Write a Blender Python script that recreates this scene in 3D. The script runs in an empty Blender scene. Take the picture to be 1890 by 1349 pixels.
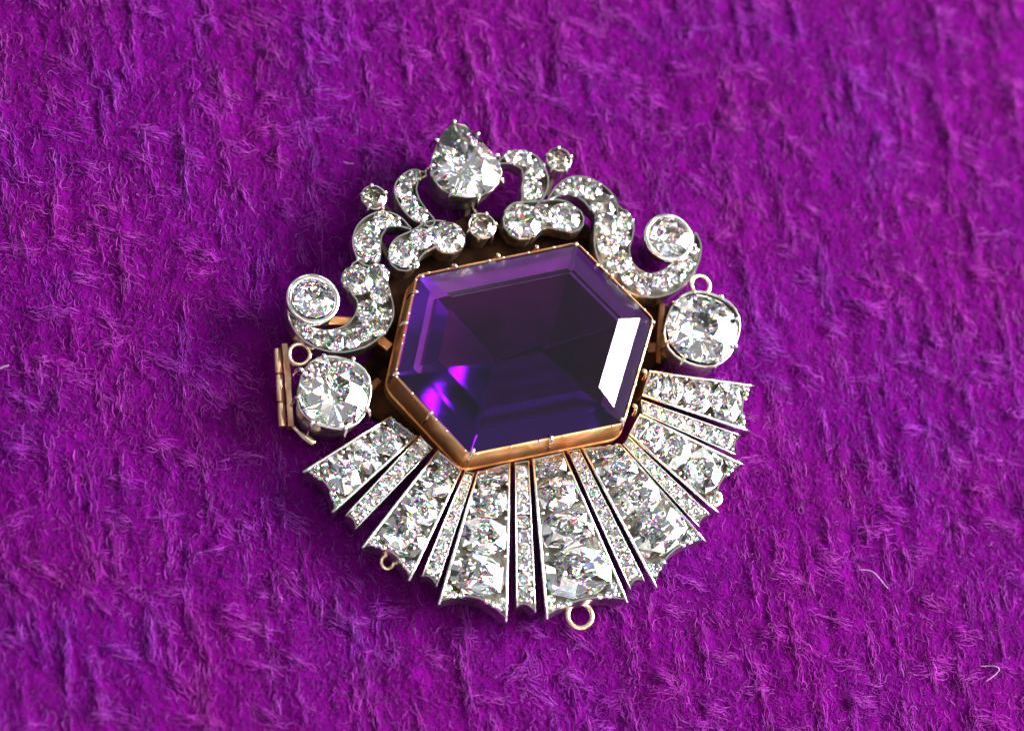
import bpy, math, random
import numpy as np
from mathutils import Vector, Matrix

random.seed(7)
rng = np.random.default_rng(11)
SC = bpy.context.scene
COL = SC.collection
MM = 0.001                      # everything below is laid out in millimetres and stored in metres

# ------------------------------------------------------------------ camera
PW, PH = 1890.0, 1349.0         # size of the photograph the layout was measured on
PX = 19.3                       # photograph pixels per millimetre at the brooch
TILT, AZ = math.radians(25), math.radians(32)
DIST = 360.0
AIM = Vector((0, 0, 3.5))
back = Vector((-math.sin(AZ) * math.sin(TILT), -math.cos(AZ) * math.sin(TILT), math.cos(TILT)))
CAM = AIM + back * DIST
RIGHT = (Vector((1, 0, 0)) - back * back.x).normalized()
UP = back.cross(RIGHT).normalized()
cam_data = bpy.data.cameras.new('camera')
cam = bpy.data.objects.new('camera', cam_data)
COL.objects.link(cam)
rot = Matrix((RIGHT, UP, back)).transposed().to_4x4()
cam.matrix_world = Matrix.Translation(CAM * MM) @ rot
cam_data.sensor_fit = 'HORIZONTAL'
cam_data.sensor_width = 36
cam_data.lens = 36 * DIST / (PW / PX)
cam_data.clip_start = 0.005
cam_data.clip_end = 20
SC.camera = cam
cam_data.dof.use_dof = True
cam_data.dof.focus_distance = (DIST - 1.6) * MM
cam_data.dof.aperture_fstop = 20.0

# ------------------------------------------------------------------ world, lamps, exposure
world = bpy.data.worlds.new('World')
SC.world = world
world.use_nodes = True
wb = world.node_tree.nodes['Background']
wb.inputs[0].default_value = (0.95, 0.97, 1.0, 1)
wb.inputs[1].default_value = 0.38


def lamp(name, direction, dist, sx, sy, power, color=(1, 1, 1), shape='RECTANGLE'):
    ld = bpy.data.lights.new(name, 'AREA')
    ld.shape = shape
    ld.size = sx
    if shape in ('RECTANGLE', 'ELLIPSE'):
        ld.size_y = sy
    ld.energy = power
    ld.color = color
    o = bpy.data.objects.new(name, ld)
    d = Vector(direction).normalized()
    o.location = d * dist
    o.rotation_euler = d.to_track_quat('Z', 'Y').to_euler()
    COL.objects.link(o)
    return o


lamp('softbox', (0.87, 0.10, 0.51), 0.70, 0.50, 0.30, 25.0, (1.0, 0.985, 0.97))
SPOTS = [(.75, -.45, .5, 10), (.6, -.1, .79, 10), (.55, .6, .58, 10), (.85, .4, .35, 9), (.35, -.55, .76, 9), (.25, -.15, .95, 8), (.9, -.25, .36, 9), (.75, .2, .63, 10),
         (.45, .8, .4, 8), (.45, -.8, .4, 8), (0, .85, .52, 5), (-.2, .55, .8, 4), (-.2, .05, .97, 5), (0, -.7, .71, 6), (-.1, -.35, .93, 6), (.1, -.9, .42, 6),
         (-.6, .3, .74, 2), (-.25, -.85, .45, 3), (-.5, .75, .45, 2)]
TONES = [(1.0, 0.95, 0.88), (0.93, 0.97, 1.0), (1.0, 0.98, 0.95), (0.80, 0.90, 1.0), (1.0, 0.88, 0.76)]
for i, (x, y, z, p) in enumerate(SPOTS):
    lamp('sparkle_lamp', (x, y, z), 1.0, 0.25, 0.25, p * 0.74 * math.pi * math.pi * 0.125 ** 2, TONES[i % 5], 'DISK')  # unseen lamps added all around to bring sparkle into the stones

SC.view_settings.view_transform = 'Standard'
SC.view_settings.look = 'None'
SC.view_settings.exposure = 0.0
SC.view_settings.gamma = 1.0
cy = SC.cycles
cy.max_bounces = 20
cy.transmission_bounces = 20
cy.glossy_bounces = 8
cy.diffuse_bounces = 3
cy.sample_clamp_indirect = 12
cy.use_denoising = True
cy.blur_glossy = 0.3


# ------------------------------------------------------------------ helpers
def at(px, py, z):
    """photograph pixel -> point on the level plane z (mm)"""
    d = RIGHT * ((px - PW / 2) / PX) + UP * ((PH / 2 - py) / PX) - back * DIST
    t = (z - CAM.z) / d.z
    return CAM + d * t


def mesh(name, verts, faces, mat=None, smooth=False):
    me = bpy.data.meshes.new(name)
    me.from_pydata([(v[0] * MM, v[1] * MM, v[2] * MM) for v in verts], [], faces)
    if smooth:
        me.polygons.foreach_set('use_smooth', [True] * len(me.polygons))
    if mat:
        me.materials.append(mat)
    me.update()
    return me


def link(name, data, parent=None, mw=None, **props):
    o = bpy.data.objects.new(name, data)
    COL.objects.link(o)
    if parent is not None:
        o.parent = parent
    if mw is not None:
        o.matrix_local = mw
    for k, v in props.items():
        o[k] = v
    return o


class MB:
    def __init__(s):
        s.v, s.f = [], []

    def add(s, v, f):
        b = len(s.v)
        s.v += [tuple(p) for p in v]
        s.f += [tuple(i + b for i in q) for q in f]

    def loops(s, loops, cap0=True, cap1=True):
        n = len(loops[0])
        v = [p for lp in loops for p in lp]
        f = []
        for k in range(len(loops) - 1):
            for i in range(n):
                j = (i + 1) % n
                f.append((k * n + i, k * n + j, (k + 1) * n + j, (k + 1) * n + i))
        if cap0:
            f.append(tuple(reversed(range(n))))
        if cap1:
            f.append(tuple(range((len(loops) - 1) * n, len(loops) * n)))
        s.add(v, f)

    def tube(s, pts, radii, seg=8, caps=True):
        pts = [Vector(p) for p in pts]
        loops = []
        prev = None
        for i, p in enumerate(pts):
            t = (pts[min(i + 1, len(pts) - 1)] - pts[max(i - 1, 0)]).normalized()
            if prev is None:
                prev = t.orthogonal()
            n = (prev - t * prev.dot(t)).normalized()
            prev = n
            b = t.cross(n)
            r = radii if isinstance(radii, (int, float)) else radii[i]
            loops.append([p + (n * math.cos(a) + b * math.sin(a)) * r for a in [2 * math.pi * k / seg for k in range(seg)]])
        s.loops(loops, caps, caps)

    def ball(s, c, r, sq=0.8, nu=7, nv=4):
        c = Vector(c)
        loops = []
        for k in range(1, nv + 1):
            th = math.pi * k / (nv + 1)
            loops.append([c + Vector((math.cos(a) * math.sin(th) * r, math.sin(a) * math.sin(th) * r, -math.cos(th) * r * sq))
                          for a in [2 * math.pi * i / nu for i in range(nu)]])
        s.loops(loops)

    def build(s, name, mat, parent=None, smooth=False, **props):
        me = mesh(name, s.v, s.f, mat, smooth)
        if getattr(s, 'mi', None):
            me.materials.append(BRIGHT)
            me.polygons.foreach_set('material_index', s.mi)
        return link(name, me, parent, None, **props)


# ------------------------------------------------------------------ materials
def new_mat(name):
    m = bpy.data.materials.new(name)
    m.use_nodes = True
    nt = m.node_tree
    for n in list(nt.nodes):
        nt.nodes.remove(n)
    return m, nt, nt.nodes.new('ShaderNodeOutputMaterial')


def nd(nt, t, **kw):
    n = nt.nodes.new(t)
    for k, v in kw.items():
        n.inputs[k.replace('_', ' ')].default_value = v
    return n


def metal(name, c1, c2, rough, scale=900, bump=0.0):
    m, nt, out = new_mat(name)
    b = nd(nt, 'ShaderNodeBsdfPrincipled', Metallic=1.0)
    tc = nt.nodes.new('ShaderNodeTexCoord')
    n1 = nd(nt, 'ShaderNodeTexNoise', Scale=scale, Detail=4.0)
    nt.links.new(tc.outputs['Object'], n1.inputs['Vector'])
    r = nt.nodes.new('ShaderNodeValToRGB')
    r.color_ramp.elements[0].position, r.color_ramp.elements[1].position = 0.36, 0.60
    r.color_ramp.elements[0].color = (*c1, 1)
    r.color_ramp.elements[1].color = (*c2, 1)
    nt.links.new(n1.outputs['Fac'], r.inputs[0])
    nt.links.new(r.outputs[0], b.inputs['Base Color'])
    mr = nd(nt, 'ShaderNodeMapRange')
    mr.inputs[3].default_value, mr.inputs[4].default_value = rough * 1.6, rough * 0.7
    nt.links.new(n1.outputs['Fac'], mr.inputs[0])
    nt.links.new(mr.outputs[0], b.inputs['Roughness'])
    if bump:
        n2 = nd(nt, 'ShaderNodeTexNoise', Scale=scale * 3, Detail=3.0)
        nt.links.new(tc.outputs['Object'], n2.inputs['Vector'])
        bp = nd(nt, 'ShaderNodeBump', Strength=bump, Distance=0.0001)
        nt.links.new(n2.outputs['Fac'], bp.inputs['Height'])
        nt.links.new(bp.outputs[0], b.inputs['Normal'])
    nt.links.new(b.outputs[0], out.inputs[0])
    return m


SILVER = metal('aged_silver', (0.27, 0.23, 0.19), (0.74, 0.71, 0.66), 0.26, 700, 0.25)
BRIGHT = metal('polished_silver', (0.62, 0.58, 0.53), (0.90, 0.88, 0.85), 0.16, 500, 0.1)
RAIL = metal('burnished_silver', (0.80, 0.77, 0.73), (0.96, 0.95, 0.93), 0.13, 300)
GOLD = metal('old_gold', (0.80, 0.32, 0.12), (1.0, 0.62, 0.30), 0.36, 260, 0.35)
SHADE_SILVER = metal('shaded_silver', (0.06, 0.045, 0.035), (0.16, 0.12, 0.09), 0.4, 500, 0.3)  # silver for the low bars, the shade around them painted into its colour
ROSE = metal('worn_rose_gold', (0.55, 0.31, 0.18), (0.86, 0.58, 0.40), 0.26, 450, 0.2)
PALEGOLD = metal('pale_gold', (0.72, 0.52, 0.36), (0.92, 0.76, 0.58), 0.18, 500, 0.1)


def diamond_mat(name='diamond', col=(0.99, 0.985, 0.985, 1)):
    m, nt, out = new_mat(name)
    prev = nd(nt, 'ShaderNodeBsdfGlass', Color=tuple(c * 0.74 for c in col[:3]) + (1,), Roughness=0.0, IOR=2.2)
    for k, ior in enumerate((2.15, 2.20, 2.26)):      # red, green and blue bend a little differently
        g = nd(nt, 'ShaderNodeBsdfGlass', Color=tuple(col[i] * 0.26 if i == k else 0.0 for i in range(3)) + (1,), Roughness=0.0, IOR=ior)
        ad = nt.nodes.new('ShaderNodeAddShader')
        nt.links.new(prev.outputs[0], ad.inputs[0])
        nt.links.new(g.outputs[0], ad.inputs[1])
        prev = ad
    nt.links.new(prev.outputs[0], out.inputs[0])
    return m


DIAMOND = diamond_mat()
SMOKY = diamond_mat('smoky_diamond', (0.66, 0.62, 0.58, 1))
# the closed backs of these old settings are foiled: the pavilion facets mirror
OXIDE = metal('oxidised_back', (0.06, 0.008, 0.042), (0.11, 0.014, 0.075), 0.55, 250)
DULLFOIL = metal('dulled_foil', (0.62, 0.58, 0.64), (0.86, 0.82, 0.88), 0.40, 250)
FOIL = metal('silver_foil', (0.90, 0.89, 0.88), (0.96, 0.96, 0.96), 0.0, 400)


def amethyst_mat():
    m, nt, out = new_mat('amethyst')
    g = nd(nt, 'ShaderNodeBsdfGlass', Color=(1, 1, 1, 1), Roughness=0.09, IOR=1.55)
    v = nd(nt, 'ShaderNodeVolumeAbsorption', Color=(0.69, 0.02, 0.82, 1), Density=490.0)
    nt.links.new(g.outputs[0], out.inputs[0])
    nt.links.new(v.outputs[0], out.inputs[1])
    return m


AMETHYST = amethyst_mat()


def cloth_mat():
    m, nt, out = new_mat('purple_wool')
    b = nd(nt, 'ShaderNodeBsdfPrincipled', Roughness=0.9)
    b.inputs['Specular IOR Level'].default_value = 0.02
    tc = nt.nodes.new('ShaderNodeTexCoord')
    n1 = nd(nt, 'ShaderNodeTexNoise', Scale=420.0, Detail=5.0)
    nt.links.new(tc.outputs['Object'], n1.inputs['Vector'])
    r = nt.nodes.new('ShaderNodeValToRGB')
    r.color_ramp.elements[0].position, r.color_ramp.elements[1].position = 0.32, 0.68
    r.color_ramp.elements[0].color = (0.056, 0.0004, 0.066, 1)
    r.color_ramp.elements[1].color = (0.094, 0.0006, 0.108, 1)
    nt.links.new(n1.outputs['Fac'], r.inputs[0])
    nt.links.new(r.outputs[0], b.inputs['Base Color'])
    n2 = nd(nt, 'ShaderNodeTexNoise', Scale=2600.0, Detail=5.0)
    nt.links.new(tc.outputs['Object'], n2.inputs['Vector'])
    bp = nd(nt, 'ShaderNodeBump', Strength=0.8, Distance=0.0003)
    nt.links.new(n2.outputs['Fac'], bp.inputs['Height'])
    nt.links.new(bp.outputs[0], b.inputs['Normal'])
    nt.links.new(b.outputs[0], out.inputs[0])
    return m


def fibre_mat():
    m, nt, out = new_mat('wool_fibre')
    b = nd(nt, 'ShaderNodeBsdfPrincipled', Roughness=0.85)
    b.inputs['Specular IOR Level'].default_value = 0.05
    a = nt.nodes.new('ShaderNodeAttribute')
    a.attribute_name = 'tint'
    nt.links.new(a.outputs['Color'], b.inputs['Base Color'])
    nt.links.new(b.outputs[0], out.inputs[0])
    return m


CLOTH, FIBRE = cloth_mat(), fibre_mat()


# ------------------------------------------------------------------ cloth
def vnoise(x, y, sx, sy, seed):
    """smooth value noise with cells of sx by sy millimetres"""
    g = np.random.default_rng(seed).random((256, 256))
    fx, fy = x / sx + 500.3, y / sy + 500.7
    ix, iy = np.floor(fx).astype(int), np.floor(fy).astype(int)
    tx, ty = fx - ix, fy - iy
    tx, ty = tx * tx * (3 - 2 * tx), ty * ty * (3 - 2 * ty)
    a, b = g[ix % 256, iy % 256], g[(ix + 1) % 256, iy % 256]
    c, d = g[ix % 256, (iy + 1) % 256], g[(ix + 1) % 256, (iy + 1) % 256]
    return (a * (1 - tx) + b * tx) * (1 - ty) + (c * (1 - tx) + d * tx) * ty - 0.5


GX0, GY0, GS = -66.0, -54.0, 0.2
GNX, GNY = 661, 551
_gx, _gy = np.meshgrid(GX0 + GS * np.arange(GNX), GY0 + GS * np.arange(GNY))
_xs = _gx + 0.06 * _gy
HGT = 0.22 * vnoise(_xs, _gy, 3.1, 9.0, 1) + 0.13 * vnoise(_xs, _gy, 1.2, 5.0, 2) + 0.25 * vnoise(_gx, _gy, 5.0, 3.0, 3)
HGT += 0.20 * vnoise(_xs, _gy, 1.8, 16.0, 6) + 0.22 * vnoise(_gx, _gy, 1.0, 1.3, 4) + 0.10 * vnoise(_gx, _gy, 0.45, 0.45, 5)
SLUBS = []          # (x, y, direction, length, thickness, height)


def add_ridge(x, y, a, ln, th, h):
    SLUBS.append((x, y, a, ln, th, h))
    r = ln * 0.75 + 4 * th
    i0, i1 = int(max((x - r - GX0) / GS, 0)), int(min((x + r - GX0) / GS + 2, GNX))
    j0, j1 = int(max((y - r - GY0) / GS, 0)), int(min((y + r - GY0) / GS + 2, GNY))
    if i1 <= i0 or j1 <= j0:
        return
    dx, dy = _gx[j0:j1, i0:i1] - x, _gy[j0:j1, i0:i1] - y
    u, v = dx * math.cos(a) + dy * math.sin(a), -dx * math.sin(a) + dy * math.cos(a)
    v = v + 0.05 * np.sin(u * 2.2 + x)
    HGT[j0:j1, i0:i1] += h * np.exp(-(v / th) ** 2) * np.clip(1.15 - (2 * u / ln) ** 2, 0, 1)


for gx in np.arange(-64, 64, 4.3):
    for gy in np.arange(-52, 53, 3.9):
        if rng.random() < 0.62:
            add_ridge(gx + rng.normal(0, 1.2), gy + rng.normal(0, 1.1), -0.30 + rng.normal(0, 0.28), rng.uniform(1.6, 4.2), rng.uniform(0.34, 0.7), rng.uniform(0.14, 0.38))
        if rng.random() < 0.75:
            add_ridge(gx + rng.normal(0, 1.5), gy + rng.normal(0, 1.5), math.pi / 2 + 0.06 + rng.normal(0, 0.06), rng.uniform(2.5, 8.0), rng.uniform(0.24, 0.5), rng.uniform(0.08, 0.26))


def height(x, y):
    fx_, fy_ = np.clip((x - GX0) / GS, 0, GNX - 1.001), np.clip((y - GY0) / GS, 0, GNY - 1.001)
    i, j = fx_.astype(int), fy_.astype(int)
    u, v = fx_ - i, fy_ - j
    return (HGT[j, i] * (1 - u) + HGT[j, i + 1] * u) * (1 - v) + (HGT[j + 1, i] * (1 - u) + HGT[j + 1, i + 1] * u) * v - 0.1


def grid_mesh(xs, ys):
    X, Y = np.meshgrid(xs, ys)
    Z = height(X, Y)
    n, m = len(xs), len(ys)
    co = np.stack([X, Y, Z], -1).reshape(-1, 3) * MM
    i = np.arange(n * m).reshape(m, n)
    q = np.stack([i[:-1, :-1], i[:-1, 1:], i[1:, 1:], i[1:, :-1]], -1).reshape(-1, 4)
    me = bpy.data.meshes.new('cloth')
    me.vertices.add(len(co))
    me.vertices.foreach_set('co', co.ravel())
    me.loops.add(q.size)
    me.loops.foreach_set('vertex_index', q.ravel())
    me.polygons.add(len(q))
    me.polygons.foreach_set('loop_start', np.arange(0, q.size, 4))
    me.polygons.foreach_set('use_smooth', np.ones(len(q), bool))
    me.update(calc_edges=True)
    me.validate()
    return me


inner = np.arange(-62, 62.01, 0.25)
rim_ = np.array([2, 6, 12, 22, 40, 70, 110, 160.0])
xs_ = np.concatenate([inner[0] - rim_[::-1], inner, inner[-1] + rim_])
iy_ = np.arange(-50, 52.01, 0.25)
ys_ = np.concatenate([iy_[0] - rim_[::-1], iy_, iy_[-1] + rim_])
cme = grid_mesh(xs_, ys_)
cme.materials.append(CLOTH)
cloth = link('cloth', cme, None, None, kind='structure', label='purple woolly cloth with a soft streaky nap under the brooch')


def ribbons(name, P, W, tint):
    """P: (n, k, 3) fibre centre lines in mm, W: (n,) widths, tint: (n, 3). One mesh of flat hair-thin ribbons, each rolled its own way."""
    n, k, _ = P.shape
    T = np.gradient(P, axis=1)
    T /= np.linalg.norm(T, axis=2, keepdims=True) + 1e-9
    roll = rng.uniform(-0.9, 0.9, n)
    upv = np.stack([np.sin(roll), np.zeros(n), np.cos(roll)], -1)[:, None, :]
    S = np.cross(T, np.broadcast_to(upv, T.shape))
    S /= np.linalg.norm(S, axis=2, keepdims=True) + 1e-9
    taper = np.sin(np.linspace(0.25, math.pi - 0.25, k)) ** 0.5
    off = S * (W[:, None] * 0.5 * taper[None, :])[:, :, None]
    co = np.stack([P - off, P + off], 2).reshape(-1, 3) * MM
    base = (np.arange(n) * k * 2)[:, None] + (np.arange(k - 1) * 2)[None, :]
    q = np.stack([base, base + 1, base + 3, base + 2], -1).reshape(-1, 4)
    me = bpy.data.meshes.new(name)
    me.vertices.add(len(co))
    me.vertices.foreach_set('co', co.ravel())
    me.loops.add(q.size)
    me.loops.foreach_set('vertex_index', q.ravel())
    me.polygons.add(len(q))
    me.polygons.foreach_set('loop_start', np.arange(0, q.size, 4))
    me.polygons.foreach_set('use_smooth', np.ones(len(q), bool))
    me.update(calc_edges=True)
    at_ = me.attributes.new('tint', 'FLOAT_COLOR', 'POINT')
    c = np.concatenate([np.repeat(tint, k * 2, axis=0), np.ones((n * k * 2, 1))], 1).astype(np.float32)
    at_.data.foreach_set('color', c.ravel())
    me.materials.append(FIBRE)
    return me


def fibres(n, x, y, ang, length, curl, lift, width, tint, k=6):
    s = np.linspace(0, 1, k)[None, :]
    c1, c2 = rng.normal(0, curl, n)[:, None], rng.normal(0, curl * 1.3, n)[:, None]
    a = ang[:, None] + c1 * (s - 0.5) * 2 + c2 * np.sin(s * 6.0 + rng.uniform(0, 6, n)[:, None])
    st = (length / (k - 1))[:, None]
    X = x[:, None] + np.cumsum(np.cos(a) * st, 1)
    Y = y[:, None] + np.cumsum(np.sin(a) * st, 1)
    Z = height(X, Y) + lift[:, None] * np.sin(np.pi * (0.12 + 0.8 * s)) + 0.03
    return np.stack([X, Y, Z], -1), width, tint


def tints(n, x, y, bright=1.0):
    base = np.array([0.083, 0.0014, 0.099])
    t = np.repeat(base[None], n, 0)
    hue = 0.8 * vnoise(x, y, 7, 7, 21) + rng.normal(0, 0.12, n)
    t[:, 0] *= 1 + 0.30 * hue
    t[:, 2] *= 1 - 0.30 * hue
    v = np.clip(rng.normal(1.05, 0.14, n) + 0.35 * vnoise(x, y, 2, 5, 22), 0.45, 2.0) * bright
    t *= v[:, None]
    pale = rng.random(n) ** 9
    t += pale[:, None] * np.array([0.07, 0.026, 0.075])
    return t


N1 = 100000
fx, fy = rng.uniform(-58, 58, N1), rng.uniform(-46, 47, N1)
vert = rng.random(N1) < 0.42
fang = np.where(vert, math.pi / 2 + 0.06 + rng.normal(0, 0.28, N1), rng.uniform(0, 2 * math.pi, N1))
fl = np.clip(rng.gamma(4.0, 0.19, N1), 0.3, 2.0)
parts_ = [fibres(N1, fx, fy, fang, fl, 0.55, np.clip(rng.normal(0.10, 0.09, N1), 0.0, 0.6), rng.uniform(0.045, 0.10, N1), tints(N1, fx, fy))]
# combed tufts: bundles lying together, upright streaks and slanting ones
bx, by, ba, bw = [], [], [], []
for (cx, cy_, a, ln, th, h) in SLUBS:
    m = int(rng.integers(9, 21) * (1 + ln / 4))
    al, ac = rng.uniform(-ln / 2, ln / 2, m), rng.normal(0, th * 0.8, m)
    bx.append(cx + np.cos(a) * (al - 0.5) - np.sin(a) * ac)
    by.append(cy_ + np.sin(a) * (al - 0.5) + np.cos(a) * ac)
    ba.append(a + rng.normal(0, 0.12, m))
    bw.append(np.abs(rng.normal(0.13, 0.08, m)))
bx, by, ba, bw = map(np.concatenate, (bx, by, ba, bw))
nb = len(bx)
parts_.append(fibres(nb, bx, by, ba, rng.uniform(0.7, 1.8, nb), 0.30, bw, rng.uniform(0.05, 0.11, nb), tints(nb, bx, by, 1.35) + np.array([0.016, 0.008, 0.020])))
P_ = np.concatenate([p[0] for p in parts_])
W_ = np.concatenate([p[1] for p in parts_])
T_ = np.concatenate([p[2] for p in parts_])
link('wool_nap', ribbons('wool_nap', P_, W_, T_), cloth, None, kind='stuff')


# ------------------------------------------------------------------ brooch
brooch = bpy.data.objects.new('brooch', None)
brooch.empty_display_size = 0.02
COL.objects.link(brooch)
brooch['label'] = 'antique brooch with large amethyst, diamond scrolls and diamond fan lying on purple cloth'
brooch['category'] = 'brooch'


# --- diamonds: one old-cut brilliant per outline, with several hand-cut variants
def cut_stone(name, outline, seed, table=0.50, crown=0.30, pav=0.62, n=8, mat=None):
    r = random.Random(seed)
    V, F = [], []
    m = 2 * n

    def ring(k_, off, rad, z, jr=0.035, jz=0.02):
        b = len(V)
        for i in range(k_):
            a = 2 * math.pi * (i + off) / k_ + r.uniform(-0.3, 0.3) / k_
            x, y = outline(a)
            k = rad * (1 + r.uniform(-jr, jr))
            V.append((x * k, y * k, z + r.uniform(-jz, jz)))
        return b
    T = ring(n, 0, table, crown, 0.05, 0.003)
    M = ring(n, 0.5, table + (1 - table) * 0.52, crown * 0.55)
    G = ring(m, 0, 1.0, 0.02, 0.0, 0.012)
    g = ring(m, 0, 1.0, -0.03, 0.0, 0.012)
    Q = ring(n, 0.5, 0.60, -pav * 0.46, 0.05, 0.02)
    c = ring(n, 0, 0.10, -pav, 0.1, 0.0)
    F.append(tuple(range(T, T + n)))
    for k in range(n):
        k1, km = (k + 1) % n, (k - 1) % n
        F.append((T + k, M + k, T + k1))
        F.append((T + k, M + km, G + 2 * k, M + k))
        F.append((M + k, G + 2 * k, G + 2 * k + 1))
        F.append((M + k, G + 2 * k + 1, G + (2 * k + 2) % m))
    for j in range(m):
        j1 = (j + 1) % m
        F.append((G + j, g + j, g + j1, G + j1))
    ncrown = len(F)
    F.append(tuple(reversed(range(c, c + n))))
    for k in range(n):
        k1, km = (k + 1) % n, (k - 1) % n
        F.append((c + k, Q + k, g + 2 * k))
        F.append((c + k, g + 2 * k, Q + km))
        F.append((c + k, c + k1, Q + k))
        F.append((Q + k, g + 2 * k + 1, g + 2 * k))
        F.append((Q + k, g + (2 * k + 2) % m, g + 2 * k + 1))
    me = bpy.data.meshes.new(name)
    me.from_pydata(V, [], F)
    me.materials.append(mat or DIAMOND)
    me.materials.append(FOIL)
    me.polygons.foreach_set('material_index', [0 if i < ncrown else 1 for i in range(len(F))])
    me.update()
    return me


def round_o(a):
    return math.cos(a), math.sin(a)


def cushion_o(e=2.9):
    def f(a):
        c, s = math.cos(a), math.sin(a)
        k = (abs(c) ** e + abs(s) ** e) ** (-1 / e)
        return c * k, s * k
    return f


ROUND = [cut_stone('round_diamond', round_o, s, 0.5, 0.3, 0.6, 7) for s in range(5)]
CUSHION = [cut_stone('cushion_diamond', cushion_o(), 20 + s, 0.50, 0.26, 0.56, 5) for s in range(6)]


DUSKY = [cut_stone('smoky_diamond', round_o, 60 + s, 0.5, 0.3, 0.6, 7, SMOKY) for s in range(3)]


def basis(x, y, z, o):
    return Matrix(((x.x, y.x, z.x, o.x * MM), (x.y, y.y, z.y, o.y * MM), (x.z, y.z, z.z, o.z * MM), (0, 0, 0, 1)))


def stone(parent, c, rx, ry=None, ang=None, data=None, tilt=0.07):
    """a diamond with its girdle centre at c (mm); rx, ry half widths (mm)"""
    ry = rx if ry is None else ry
    ang = random.uniform(0, 6.28) if ang is None else ang
    me = data or random.choice(ROUND)
    R = Matrix.Rotation(random.gauss(0, tilt), 4, 'X') @ Matrix.Rotation(random.gauss(0, tilt), 4, 'Y') @ Matrix.Rotation(ang, 4, 'Z')
    S = Matrix.Diagonal((rx * MM, ry * MM, 0.5 * (rx + ry) * MM, 1))
    return link('diamond', me, parent, Matrix.Translation(Vector(c) * MM) @ R @ S)


# --- generic rimmed tray: outer wall, bright lip, sunk floor
def tray(outer, inner_, z0, ztop, depth, flare=0.06):
    """outer/inner_: matching loops of (x, y, ztop) points"""
    cen = sum((Vector(p) for p in outer), Vector()) / len(outer)
    mb = MB()
    lo, l1, l2, l3, l4 = [], [], [], [], []
    for o, i in zip(outer, inner_):
        o, i = Vector(o), Vector(i)
        d = (i - o) * 0.22
        lo.append(Vector((o.x, o.y, z0)) + (i - o) * flare * 4)
        l1.append(Vector((o.x, o.y, o.z - 0.10)))
        l2.append(o + d)
        l3.append(i - d * 0.6)
        l4.append(Vector((i.x, i.y, i.z - depth)))
    mb.loops([lo, l1, l2, l3, l4])
    n = len(outer)
    mb.mi = [1 if n <= i < 3 * n else 0 for i in range(len(mb.f))]
    return mb


def spline(pts, n=10):
    out = []
    P = [np.array(p, float) for p in pts]
    P = [2 * P[0] - P[1]] + P + [2 * P[-1] - P[-2]]
    for i in range(1, len(P) - 2):
        for k in range(n):
            t = k / n
            a, b, c, d = P[i - 1], P[i], P[i + 1], P[i + 2]
            out.append(0.5 * (2 * b + (c - a) * t + (2 * a - 5 * b + 4 * c - d) * t * t + (3 * b - a - 3 * c + d) * t ** 3))
    out.append(P[-2])
    return out


def scroll(path, stones, ztop=4.6, z0=2.7, label=None):
    S = spline(path, 6)
    C = [at(p[0], p[1], ztop) for p in S]
    W = [max(p[2] * 1.08, 2.0) / PX for p in S]
    n = len(C)
    T = [(C[min(i + 1, n - 1)] - C[max(i - 1, 0)]).normalized() for i in range(n)]

    def outline(sub):
        L, R = [], []
        for c, w, t in zip(C, W, T):
            w = max(w - sub, 0.04)
            nrm = Vector((-t.y, t.x, 0))
            L.append(c + nrm * w)
            R.append(c - nrm * w)

        def cap(c, t, w, s):
            nrm = Vector((-t.y, t.x, 0))
            return [c + nrm * (w * math.cos(a)) * s + t * (w * math.sin(a)) * s for a in [math.pi * k / 6 for k in range(1, 6)]]
        w1, w0 = max(W[-1] - sub, 0.04), max(W[0] - sub, 0.04)
        return R + [p for p in reversed(cap(C[-1], T[-1], w1, 1))] + list(reversed(L)) + [p for p in reversed(cap(C[0], T[0], w0, -1))]
    body = tray(outline(0), outline(0.2), z0, ztop, 1.3).build('scroll', SILVER, brooch)
    if label:
        body['label'] = label
    grains = MB()
    cs = []
    for (x, y, r) in stones:
        c = at(x, y, ztop - 0.02) + Vector((0, 0, random.uniform(-0.08, 0.05)))
        cs.append((c, r / PX))
        stone(body, c, r / PX * 1.2)
    for c, r in cs:
        k = 6 if r > 0.8 else 4
        a0 = random.uniform(0, 6)
        for i in range(k):
            a = a0 + 2 * math.pi * i / k + random.uniform(-0.3, 0.3)
            p = c + Vector((math.cos(a), math.sin(a), 0)) * (r * 1.02)
            if any((p - c2).length < r2 * 0.9 for c2, r2 in cs if (c2 - c).length > 0.01):
                continue
            grains.ball(p + Vector((0, 0, 0.10)), random.uniform(0.14, 0.22), 0.9)
    if grains.v:
        grains.build('bead_setting', BRIGHT, body, True, kind='stuff')
    return body


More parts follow.
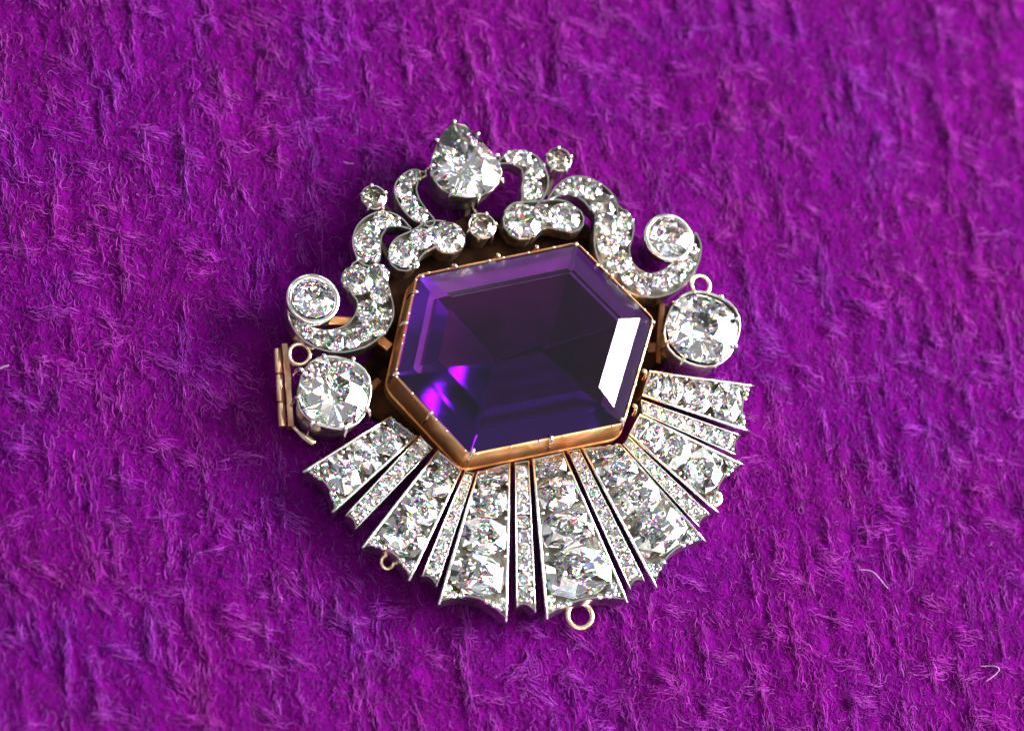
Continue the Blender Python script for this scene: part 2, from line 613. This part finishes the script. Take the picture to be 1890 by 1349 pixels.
SCROLLS = [
    # inner scroll, left of the pear
    ([(781, 322, 7), (763, 325, 14), (749, 348, 21), (756, 372, 20), (770, 390, 18), (792, 408, 12)],
     [(768, 324, 10), (752, 334, 13), (746, 354, 15), (757, 376, 15), (774, 396, 14)]),
    ([(757, 421, 3), (733, 408, 12), (706, 406, 18), (684, 424, 24), (677, 447, 26), (680, 470, 23)],
     [(730, 409, 9), (707, 405, 15), (686, 423, 13), (678, 450, 22), (690, 473, 9), (669, 476, 9)]),
    ([(745, 474, 28), (752, 460, 29), (775, 444, 24), (802, 432, 27), (828, 439, 31)],
     [(744, 468, 24), (777, 441, 18), (826, 439, 27), (800, 428, 9), (762, 487, 10)]),
    ([(675, 505, 30), (675, 516, 37), (690, 548, 32), (692, 580, 33), (672, 608, 29), (645, 624, 25), (615, 629, 22), (585, 624, 18),
      (560, 610, 14), (543, 588, 10), (535, 565, 6)],
     [(659, 517, 25), (697, 508, 19), (702, 542, 17), (682, 576, 21), (712, 580, 10), (698, 604, 16), (670, 614, 15), (646, 625, 17), (619, 628, 18),
      (590, 624, 14), (569, 614, 11), (552, 599, 8)]),
    # right of the pear
    ([(926, 298, 6), (948, 291, 15), (977, 301, 21), (989, 328, 24), (985, 352, 23), (978, 372, 16)],
     [(944, 291, 11), (966, 292, 14), (990, 312, 17), (978, 326, 10), (982, 350, 18)]),
    ([(962, 410, 34), (968, 405, 36), (1000, 396, 27), (1032, 396, 30), (1052, 404, 27)],
     [(965, 408, 31), (1004, 395, 16), (1042, 401, 25)]),
    ([(1014, 366, 3), (1036, 350, 12), (1062, 343, 20), (1090, 353, 25), (1112, 374, 27), (1120, 392, 22)],
     [(1037, 350, 10), (1062, 346, 17), (1091, 350, 18), (1113, 378, 22)]),
    ([(1128, 402, 30), (1135, 415, 36), (1130, 455, 33), (1143, 492, 28), (1170, 517, 25), (1204, 527, 24), (1240, 515, 23), (1270, 485, 19),
      (1286, 455, 10), (1284, 432, 4)],
     [(1120, 413, 20), (1152, 409, 16), (1148, 440, 14), (1122, 452, 18), (1142, 482, 21), (1164, 510, 17), (1192, 524, 19), (1223, 520, 17),
      (1248, 507, 15), (1267, 486, 14), (1280, 460, 8)]),
]
for path, st in SCROLLS:
    scroll(path, st)


# --- collets with claws
def claw_mesh(name, mat):
    mb = MB()
    mb.tube([(0.30, 0, -1.9), (0.26, 0, -0.7), (0.12, 0, 0.0), (-0.02, 0, 0.26), (-0.20, 0, 0.36), (-0.34, 0, 0.36)],
            [0.16, 0.17, 0.20, 0.23, 0.21, 0.10], 7)
    return mesh(name, mb.v, mb.f, mat, True)


CLAW_S = claw_mesh('claw', BRIGHT)
CLAW_G = claw_mesh('gold_claw', PALEGOLD)


def put_claw(parent, p, outward, s=1.0, data=None):
    o = Vector((outward.x, outward.y, 0)).normalized()
    z = Vector((0, 0, 1))
    y = z.cross(o)
    return link('claw', data or CLAW_S, parent, basis(o * s, y * s, z * s, p))


def collet(outline_px, zg, z0, claws_px, stone_data, sx, sy, ang, cen, cs=1.0, shrink=0.30, lip=0.16, tilt=0.04, smooth=True):
    """outline_px: girdle outline (photo px); a wall under it narrowing to the back, a lip, claws over the girdle"""
    g = [at(x, y, zg) for x, y in outline_px]
    c = at(cen[0], cen[1], zg)
    n = len(g)
    outn = []
    for i in range(n):
        t = (g[(i + 1) % n] - g[i - 1]).normalized()
        nn = Vector((t.y, -t.x, 0))
        if nn.dot(g[i] - c) < 0:
            nn = -nn
        outn.append(nn)

    def off(d, z):
        return [p + q * d + Vector((0, 0, z - zg)) for p, q in zip(g, outn)]
    mb = MB()
    mb.loops([off(-shrink, z0), off(-shrink * 0.3, z0 + 0.55 * (zg - z0)), off(0.10, zg - 0.25), off(lip, zg - 0.05), off(lip * 0.7, zg + 0.05),
              off(-0.05, zg + 0.02), off(-0.10, zg - 0.2), off(-shrink - 0.35, z0 + 0.2)])
    body = mb.build('collet', SILVER, brooch, smooth)
    stone(body, c, sx, sy, ang, stone_data, tilt)
    for (x, y) in claws_px:
        p = at(x, y, zg + 0.05)
        put_claw(body, p, p - c, cs)
    return body


def circ(cx, cy, r, n=24, ry=None, rot_=0):
    # a circle on the level plane, given by its centre in the photograph and its radius in photograph pixels
    return [(cx + r * math.cos(a), cy + (ry or r) * math.sin(a)) for a in [2 * math.pi * k / n + rot_ for k in range(n)]]


def ring_collet(cx, cy, r_out, r_stone, zg, z0):
    c = at(cx, cy, zg)
    mb = MB()

    def lp(rr, z):
        return [Vector((c.x + rr * math.cos(a), c.y + rr * math.sin(a), z)) for a in [2 * math.pi * k / 32 for k in range(32)]]
    R, r = r_out / PX, r_stone / PX
    mb.loops([lp(R * 0.86, z0), lp(R * 0.97, zg - 0.9), lp(R, zg - 0.12), lp(R * 0.975, zg), lp(r * 1.06, zg + 0.03), lp(r * 0.98, zg - 0.06), lp(r * 0.96, zg - 0.5), lp(r * 0.8, z0 + 0.3)])
    body = mb.build('collet', BRIGHT, brooch, True)
    stone(body, c + Vector((0, 0, 0.02)), r * 1.0, None, None, None, 0.05)
    return body


ring_collet(578, 551, 50, 40, 5.5, 1.4)
ring_collet(1235, 437, 48, 40, 5.5, 1.4)


def small_cluster(cx, cy, r, zg, angs):
    c = at(cx, cy, zg)
    mb = MB()
    R = r / PX

    def lp(rr, z):
        return [Vector((c.x + rr * math.cos(a), c.y + rr * math.sin(a), z)) for a in [2 * math.pi * k / 20 for k in range(20)]]
    mb.loops([lp(R * 0.75, 1.5), lp(R * 0.86, zg - 0.8), lp(R * 1.02, zg - 0.15), lp(R * 1.02, zg), lp(R * 0.9, zg), lp(R * 0.6, 2.2)])
    body = mb.build('collet', SILVER, brooch, True)
    stone(body, c, R * 0.96, None, None, random.choice(DUSKY), 0.1)
    for a in angs:
        o = Vector((math.cos(a), math.sin(a), 0))
        put_claw(body, c + o * R * 0.98 + Vector((0, 0, 0.03)), o, 0.85)
    return body


small_cluster(690, 364, 24, 5.0, [0.35, 1.75, 2.95, 4.2, 5.4])
small_cluster(890, 417, 26, 5.0, [0.1, 1.2, 2.3, 3.5, 4.4, 5.4])
small_cluster(1032, 294, 24, 5.0, [0.15, 1.6, 2.8, 4.1, 5.2])

# pear-shaped diamond at the top
PEAR = [(838, 228), (819, 244), (806, 270), (798, 292), (796, 313), (802, 333), (816, 349), (836, 360), (860, 364), (885, 362), (907, 352), (921, 336),
        (926, 318), (921, 302), (909, 285), (893, 267), (875, 247), (857, 232)]
zp = 6.2
pc = at(862, 303, zp)
pear_w = [at(x, y, zp) - pc for x, y in PEAR]
pa = [math.atan2(v.y, v.x) % (2 * math.pi) for v in pear_w]
pr = [math.hypot(v.x, v.y) for v in pear_w]
order_ = sorted(range(len(pa)), key=lambda i: pa[i])
xa = np.array([pa[i] for i in order_])
xr = np.array([pr[i] for i in order_])
tip_a = math.atan2(pear_w[0].y, pear_w[0].x)


def pear_o(a):
    b = (a + tip_a) % (2 * math.pi)
    r = np.interp(b, np.concatenate([xa - 2 * math.pi, xa, xa + 2 * math.pi]), np.concatenate([xr, xr, xr])) / 4.0
    return r * math.cos(b), r * math.sin(b)


PEAR_ME = cut_stone('pear_diamond', pear_o, 77, 0.46, 0.28, 0.60, 10)
collet(PEAR, zp, 1.8, [(837, 225), (882, 248), (918, 288), (926, 334), (883, 365), (833, 357), (795, 308), (804, 260)],
       PEAR_ME, 4.0, 4.0, 0.0, (862, 303), 0.95, 0.55, 0.06)['label'] = 'pear-shaped diamond in a claw setting at the top of the brooch'


def cushion_px(cx, cy, rx, ry, rot_, e=2.5, n=28):
    out = []
    for k in range(n):
        a = 2 * math.pi * k / n
        c, s = math.cos(a), math.sin(a)
        q = (abs(c) ** e + abs(s) ** e) ** (-1 / e)
        x, y = c * q * rx, s * q * ry
        out.append((cx + x * math.cos(rot_) - y * math.sin(rot_), cy + x * math.sin(rot_) + y * math.cos(rot_)))
    return out


zc = 5.6
BIG_C = [cut_stone('cushion_diamond_large', cushion_o(2.35), 91, 0.40, 0.30, 0.60, 8), cut_stone('cushion_diamond_large', cushion_o(2.35), 95, 0.40, 0.30, 0.60, 8)]
collet(cushion_px(617, 724, 65, 64, 0.25), zc, 1.0, [(553, 683), (548, 735), (574, 784), (637, 793), (680, 760), (681, 709), (652, 663), (597, 658)],
       BIG_C[0], 3.38, 3.45, -0.25, (617, 724), 0.95, 0.5)
collet(cushion_px(1296, 607, 66, 66, 0.35), zc, 1.0, [(1236, 600), (1244, 560), (1280, 539), (1331, 548), (1360, 590), (1358, 641), (1322, 667), (1262, 662), (1234, 632)],
       BIG_C[1], 3.45, 3.5, -0.35, (1296, 607), 0.95, 0.5)

# --- the amethyst and its gold bezel
HEX = [(773, 511), (1064, 452), (1203, 590), (1148, 779), (867, 836), (733, 692)]
zr = 6.2
hx = [at(x, y, zr) for x, y in HEX]
hx = list(reversed(hx)) if sum((hx[i].x * hx[(i + 1) % 6].y - hx[(i + 1) % 6].x * hx[i].y) for i in range(6)) < 0 else hx


def hex_off(d, z, rnd=0.0, na=1):
    """hexagon with every side moved outward by d (mm), corners rounded"""
    lines = []
    for i in range(6):
        a, b = hx[i], hx[(i + 1) % 6]
        t = (b - a).normalized()
        n = Vector((t.y, -t.x, 0))
        lines.append((a + n * d, t))
    pts = []
    for i in range(6):
        (p, t), (q, u) = lines[i - 1], lines[i]
        den = t.x * u.y - t.y * u.x
        s = ((q.x - p.x) * u.y - (q.y - p.y) * u.x) / den
        c = p + t * s
        if rnd <= 0 or na <= 1:
            pts.append(Vector((c.x, c.y, z)))
        else:
            a_, b_ = c - t * rnd, c + u * rnd
            for k in range(na):
                w = k / (na - 1)
                m = a_ * (1 - w) ** 2 + c * (2 * w * (1 - w)) + b_ * w ** 2
                pts.append(Vector((m.x, m.y, z)))
    return pts


am = MB()
am.loops([hex_off(-9.0, zr - 4.35), hex_off(-2.6, zr - 1.25), hex_off(0.0, zr - 0.12), hex_off(0.0, zr + 0.12), hex_off(-1.25, zr + 1.02), hex_off(-3.3, zr + 1.85)])
am.build('amethyst', AMETHYST, brooch, False, label='large purple hexagonal step-cut amethyst')

fo = MB()
fo.loops([hex_off(-0.30, zr - 0.35), hex_off(-2.65, zr - 1.42)], False, False)
fo.build('foil_back', DULLFOIL, brooch, False)
bk = MB()
bk.loops([hex_off(-2.65, zr - 1.42), hex_off(-9.0, zr - 4.5)], False, True)
bk.build('dark_back', OXIDE, brooch, False)
bz = MB()
bz.loops([hex_off(0.5, 1.2, 1.0, 5), hex_off(0.64, 3.0, 1.0, 5), hex_off(0.5, 3.15, 0.9, 5), hex_off(0.32, zr - 0.25, 0.8, 5), hex_off(0.26, zr + 0.02, 0.7, 5), hex_off(0.12, zr + 0.12, 0.5, 5),
          hex_off(0.03, zr - 0.05, 0.4, 5), hex_off(-0.1, zr - 0.9, 0.4, 5), hex_off(-0.2, 1.35, 0.4, 5)])
bezel = bz.build('bezel', GOLD, brooch, False, label='gold bezel with small claws around the amethyst')
hc = sum(hx, Vector()) / 6
for (x, y) in [(776, 511), (918, 472), (1063, 452), (1102, 490), (1129, 509), (1205, 596), (1190, 687), (1148, 777), (1017, 812), (871, 836), (793, 765),
               (729, 692), (746, 598), (765, 540), (838, 492), (990, 457), (1172, 752)]:
    p = at(x, y, zr + 0.12)
    put_claw(bezel, p, p - hc, 0.95, CLAW_G)
gr = MB()
for i in range(6):
    a_, b_ = hex_off(0.2, zr + 0.05)[i], hex_off(0.2, zr + 0.05)[(i + 1) % 6]
    for k in range(6):
        w_ = (k + random.uniform(0.1, 0.9)) / 6
        gr.ball(a_ * (1 - w_) + b_ * w_, random.uniform(0.10, 0.17), 0.8)
gr.build('gold_grain', PALEGOLD, bezel, True, kind='stuff')

# --- fan of panels
WIDE = [[(720, 768), (770, 806), (558, 870), (614, 947)], [(808, 830), (853, 867), (667, 1010), (756, 1073)], [(880, 871), (942, 853), (808, 1115), (936, 1148)],
        [(982, 847), (1040, 834), (1008, 1143), (1160, 1112)], [(1073, 827), (1145, 820), (1211, 1086), (1304, 999)], [(1161, 803), (1181, 764), (1326, 949), (1374, 857)],
        [(1185, 731), (1199, 684), (1383, 798), (1392, 711)]]
THIN = [[(775, 803), (799, 828), (637, 951), (656, 977)], [(858, 868), (876, 873), (778, 1063), (806, 1083)], [(950, 853), (976, 849), (953, 1120), (989, 1130)],
        [(1047, 832), (1069, 828), (1163, 1088), (1190, 1072)], [(1149, 821), (1160, 806), (1291, 974), (1311, 950)], [(1186, 764), (1183, 738), (1359, 841), (1367, 803)]]


def panel(q, wide, sc_=0.035):
    zi, zo = (4.0, 3.3) if wide else (3.75, 3.05)
    a, b = at(*q[0], zi), at(*q[1], zi)
    c, d = at(*q[2], zo), at(*q[3], zo)
    L = ((c + d) / 2 - (a + b) / 2).length

    def P(u, v, h=0.0):
        p = (a * (1 - u) + b * u) * (1 - v) + (c * (1 - u) + d * u) * v
        return p + Vector((0, 0, h))

    def width(v):
        return ((b - a) * (1 - v) + (d - c) * v).length
    vend = lambda u: 1.0 - (0.02 if wide else 0.0) - sc_ * 4 * u * (1 - u)
    t = 0.22 if wide else 0.15

    def loop(m):
        out = []
        ns = 6
        v0 = m / L
        for i in range(ns):
            v = v0 + (vend(0) - m / L - v0) * i / ns
            out.append(P(m / width(v), v))
        for i in range(ns + 2):
            u = (i / (ns + 1))
            v = vend(u) - m / L
            mm = m / width(v)
            out.append(P(mm + (1 - 2 * mm) * u, v))
        for i in range(ns):
            v = vend(1) - m / L - (vend(1) - m / L - v0) * (i + 1) / ns
            out.append(P(1 - m / width(v), v))
        return out
    body = tray(loop(0), loop(t), 1.2, None, 1.4 if wide else 0.8, 0.0).build('fan_panel', SILVER, brooch)
    # rails along both sides, running past the scalloped end
    for u in (0, 1):
        mb = MB()
        sgn = 1 if u == 0 else -1
        w = 0.26 if wide else 0.15
        lp = []
        for v in (0.0, 0.3, 0.6, 0.9, 1.0):
            x = (P(1, v) - P(0, v)).normalized() * sgn
            p = P(u, v) - x * 0.02
            top = 0.16 if wide else 0.12
            prof = [p + Vector((0, 0, -1.5))] + [p + x * (w * 0.5 - w * 0.5 * math.cos(e)) + Vector((0, 0, top - 0.12 + 0.14 * math.sin(e))) for e in [math.pi * k / 6 for k in range(7)]]
            lp.append(prof + [p + x * w + Vector((0, 0, -1.5))])
        mb.loops(lp)
        mb.build('rail', RAIL, body, True)
    grains = MB()
    asp = 0.78 if wide else 0.95
    v = vend(0.5) - 0.02
    rows = []
    while True:
        w = width(v) - 2 * t * 0.8
        ln = w * asp
        w = width(v - ln / L / 2) - 2 * t * 0.8
        ln = w * asp * random.uniform(0.92, 1.08)
        if v - ln / L < 0.012:
            rest = (v - 0.012) * L
            if rest > 0.3 * ln:
                rows.append((v, rest))
            break
        rows.append((v, ln))
        v -= ln / L
    for k, (v, ln) in enumerate(rows):
        vm = v - ln / L / 2
        w = width(vm) - 2 * t * 0.8
        x = (P(1, vm) - P(0, vm)).normalized()
        p = P(0.5, vm, -0.02 if wide else -0.05)
        n = (b - a).cross(c - a).normalized()
        n = -n if n.z < 0 else n
        y = n.cross(x).normalized()
        tl = Matrix.Rotation(random.gauss(0, 0.06), 3, 'X') @ Matrix.Rotation(random.gauss(0, 0.06), 3, 'Y')
        x, y, n = tl @ x, tl @ y, tl @ n
        flip = random.choice((1, -1))
        rx, ry = w * 0.5, ln * 0.5 * 0.99
        me = random.choice(CUSHION)
        link('diamond', me, body, basis(x * rx * MM * flip, y * ry * MM * flip, n * min(rx, ry) * 1.05 * MM, p))
        # grains between the stones
        for u0 in ((0.10, 0.90) if wide else (0.2, 0.8)):
            rr = random.uniform(0.15, 0.23) if wide else random.uniform(0.11, 0.15)
            grains.ball(P(u0 + random.uniform(-0.03, 0.03), v + random.uniform(-0.008, 0.008), 0.06), rr, 0.8)
    if wide:   # little stones in the two corners of the scalloped end
        for u0 in (0.17, 0.42, 0.66, 0.86):
            r_ = 0.13 * width(0.03)
            link('diamond', random.choice(ROUND), body, basis(Vector((r_ * MM, 0, 0)), Vector((0, r_ * MM, 0)), Vector((0, 0, r_ * MM)), P(u0, 0.035, -0.06)))
        for u0, s_ in ((0.0, 1), (1.0, -1)):
            for du, dv, r_ in ((0.09, 0.035, 0.36), (0.085, 0.085, 0.40), (0.19, 0.02, 0.36), (0.30, 0.012, 0.30)):
                uu = u0 + s_ * du
                vv = vend(uu) - dv
                link('diamond', random.choice(ROUND), body, basis(Vector((r_ * MM, 0, 0)), Vector((0, r_ * MM, 0)), Vector((0, 0, r_ * MM)), P(uu, vv, 0.0)))
    grains.build('bead_setting', BRIGHT, body, True, kind='stuff')
    return body


for q, sc_ in zip(WIDE, (0.085, 0.085, 0.085, 0.05, 0.085, 0.085, 0.06)):
    panel(q, True, sc_)
for q in THIN:
    panel(q, False)


# --- rings, hinge, pin and gallery bars
def ring(cx, cy, r, minor, z, tilt_x=0.0, tilt_y=0.0, mat=PALEGOLD):
    mb = MB()
    c = at(cx, cy, z)
    M = Matrix.Rotation(tilt_x, 3, 'X') @ Matrix.Rotation(tilt_y, 3, 'Y')
    loops = []
    for i in range(28):
        a = 2 * math.pi * i / 28
        o = Vector((math.cos(a), math.sin(a), 0))
        loops.append([c + M @ (o * (r / PX + minor * math.cos(e)) + Vector((0, 0, minor * math.sin(e)))) for e in [2 * math.pi * k / 8 for k in range(8)]])
    loops.append(loops[0])
    mb.loops(loops, False, False)
    return mb.build('jump_ring', mat, brooch, True)


ring(553, 654, 19, 0.22, 3.4, 0.2, -0.2)
ring(1293, 527, 19, 0.22, 3.4, 0.1, 0.2)
ring(1070, 1136, 23, 0.28, 1.6, 0.1, 0.0)
ring(715, 1037, 12, 0.2, 1.7, 0.3, 0.2)
ring(1317, 920, 14, 0.22, 2.0, 0.2, 0.0)


def bar(pts, z0, z1, w, mat, name='gallery_bar', parent=brooch):
    mb = MB()
    C = [at(x, y, z1) for x, y in pts]
    lp = []
    for i, c in enumerate(C):
        t = (C[min(i + 1, len(C) - 1)] - C[max(i - 1, 0)]).normalized()
        n = Vector((-t.y, t.x, 0)) * w * 0.5
        dz = Vector((0, 0, z0 - z1))
        b_ = Vector((0, 0, -0.08))
        lp.append([c - n + dz, c - n + b_, c - n * 0.7, c + n * 0.7, c + n + b_, c + n + dz])
    mb.loops(lp)
    return mb.build(name, mat, parent)


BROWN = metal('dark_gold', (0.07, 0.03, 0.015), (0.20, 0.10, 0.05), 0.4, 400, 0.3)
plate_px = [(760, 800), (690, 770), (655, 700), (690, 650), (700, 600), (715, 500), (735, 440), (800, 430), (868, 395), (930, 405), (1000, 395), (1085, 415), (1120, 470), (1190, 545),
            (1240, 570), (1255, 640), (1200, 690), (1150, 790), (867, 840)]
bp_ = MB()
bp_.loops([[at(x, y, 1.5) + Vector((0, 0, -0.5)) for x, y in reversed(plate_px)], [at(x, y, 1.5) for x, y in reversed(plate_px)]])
bp_.build('back_plate', metal('shaded_gold', (0.009, 0.004, 0.003), (0.030, 0.014, 0.008), 0.55, 500, 0.4), brooch)  # gold darkened to near black: the shade of the gaps is in its colour
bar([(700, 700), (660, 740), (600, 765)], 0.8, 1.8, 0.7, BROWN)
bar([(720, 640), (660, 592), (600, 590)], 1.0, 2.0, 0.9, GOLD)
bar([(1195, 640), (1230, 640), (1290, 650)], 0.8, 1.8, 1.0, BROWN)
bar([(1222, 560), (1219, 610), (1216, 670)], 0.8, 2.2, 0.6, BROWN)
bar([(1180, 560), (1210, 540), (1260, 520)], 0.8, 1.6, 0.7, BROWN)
bar([(760, 520), (720, 480), (700, 440)], 0.8, 1.4, 0.6, SHADE_SILVER)
bar([(850, 505), (858, 440), (866, 350)], 0.8, 1.3, 0.6, SHADE_SILVER)
bar([(980, 480), (985, 420), (985, 350)], 0.8, 1.3, 0.6, SHADE_SILVER)
bar([(1080, 470), (1100, 440), (1130, 400)], 0.8, 1.4, 0.6, SHADE_SILVER)
bar([(690, 364), (715, 385), (750, 410)], 1.9, 2.4, 0.35, SHADE_SILVER)
bar([(1032, 296), (1020, 330), (1010, 362)], 1.9, 2.4, 0.35, SHADE_SILVER)
bar([(862, 360), (880, 395), (890, 420)], 1.9, 2.4, 0.35, SHADE_SILVER)
bar([(826, 440), (880, 425), (960, 412)], 1.9, 2.4, 0.35, SHADE_SILVER)

hinge = bar([(526, 634), (532, 700), (538, 786)], 0.9, 2.0, 0.62, ROSE, 'hinge')
hinge['label'] = 'rosy gold hinge tube at the left edge of the brooch'
for (y0, y1) in ((644, 690), (692, 742), (744, 788)):
    x0, x1 = 511 + (y0 - 640) * 0.065, 511 + (y1 - 640) * 0.065
    mb = MB()
    p0, p1 = at(x0, y0, 1.9), at(x1, y1, 1.9)
    dd = (p1 - p0).normalized() * 0.08
    mb.tube([p0, p0 + dd, p1 - dd, p1], [0.30, 0.38, 0.38, 0.30], 12)
    mb.build('knuckle', ROSE, hinge, True)
mb = MB()
mb.tube([at(530, 778, 1.6), at(552, 798, 1.6), at(562, 806, 1.6), at(578, 817, 1.6), at(582, 820, 1.6)], [0.22, 0.24, 0.42, 0.45, 0.36], 10)
mb.build('pin_catch', PALEGOLD, hinge, True)


# ------------------------------------------------------------------ loose lint on the cloth
def lint_mat():
    m, nt, out = new_mat('pale_lint')
    b = nd(nt, 'ShaderNodeBsdfPrincipled', Roughness=0.6)
    tc = nt.nodes.new('ShaderNodeTexCoord')
    n1 = nd(nt, 'ShaderNodeTexNoise', Scale=1500.0)
    nt.links.new(tc.outputs['Object'], n1.inputs['Vector'])
    r = nt.nodes.new('ShaderNodeValToRGB')
    r.color_ramp.elements[0].color = (0.16, 0.05, 0.17, 1)
    r.color_ramp.elements[1].color = (0.30, 0.15, 0.31, 1)
    nt.links.new(n1.outputs['Fac'], r.inputs[0])
    nt.links.new(r.outputs[0], b.inputs['Base Color'])
    nt.links.new(b.outputs[0], out.inputs[0])
    return m


LINT = lint_mat()
for pts, r, lab in [([(1586, 1050), (1606, 1053), (1622, 1066), (1640, 1085)], 0.085, 'pale lint fibre bent like a hook on the cloth right of the diamond fan'),
                    ([(1808, 1229), (1830, 1230), (1842, 1236), (1834, 1247), (1818, 1258)], 0.075, 'pale curled lint fibre near the bottom right corner of the cloth'),
                    ([(-4, 681), (6, 677), (16, 675)], 0.11, 'short white lint fibre at the left edge of the cloth'),
                    ([(634, 297), (642, 301), (652, 302)], 0.06, 'faint short lint fibre on the shaded cloth left of the pear diamond')]:
    S = spline(pts, 5)
    C = []
    for p in S:
        c = at(p[0], p[1], 0.5)
        c.z = float(height(np.array([c.x]), np.array([c.y]))[0]) + 0.62
        C.append(c)
    n = len(C)
    mb = MB()
    mb.tube(C, [r * (0.45 + 0.55 * math.sin(math.pi * (0.1 + 0.8 * i / (n - 1)))) for i in range(n)], 6)
    o = mb.build('lint_fibre', LINT, None, True)
    o['label'], o['category'], o['group'] = lab, 'lint', 'loose lint fibres on the cloth'
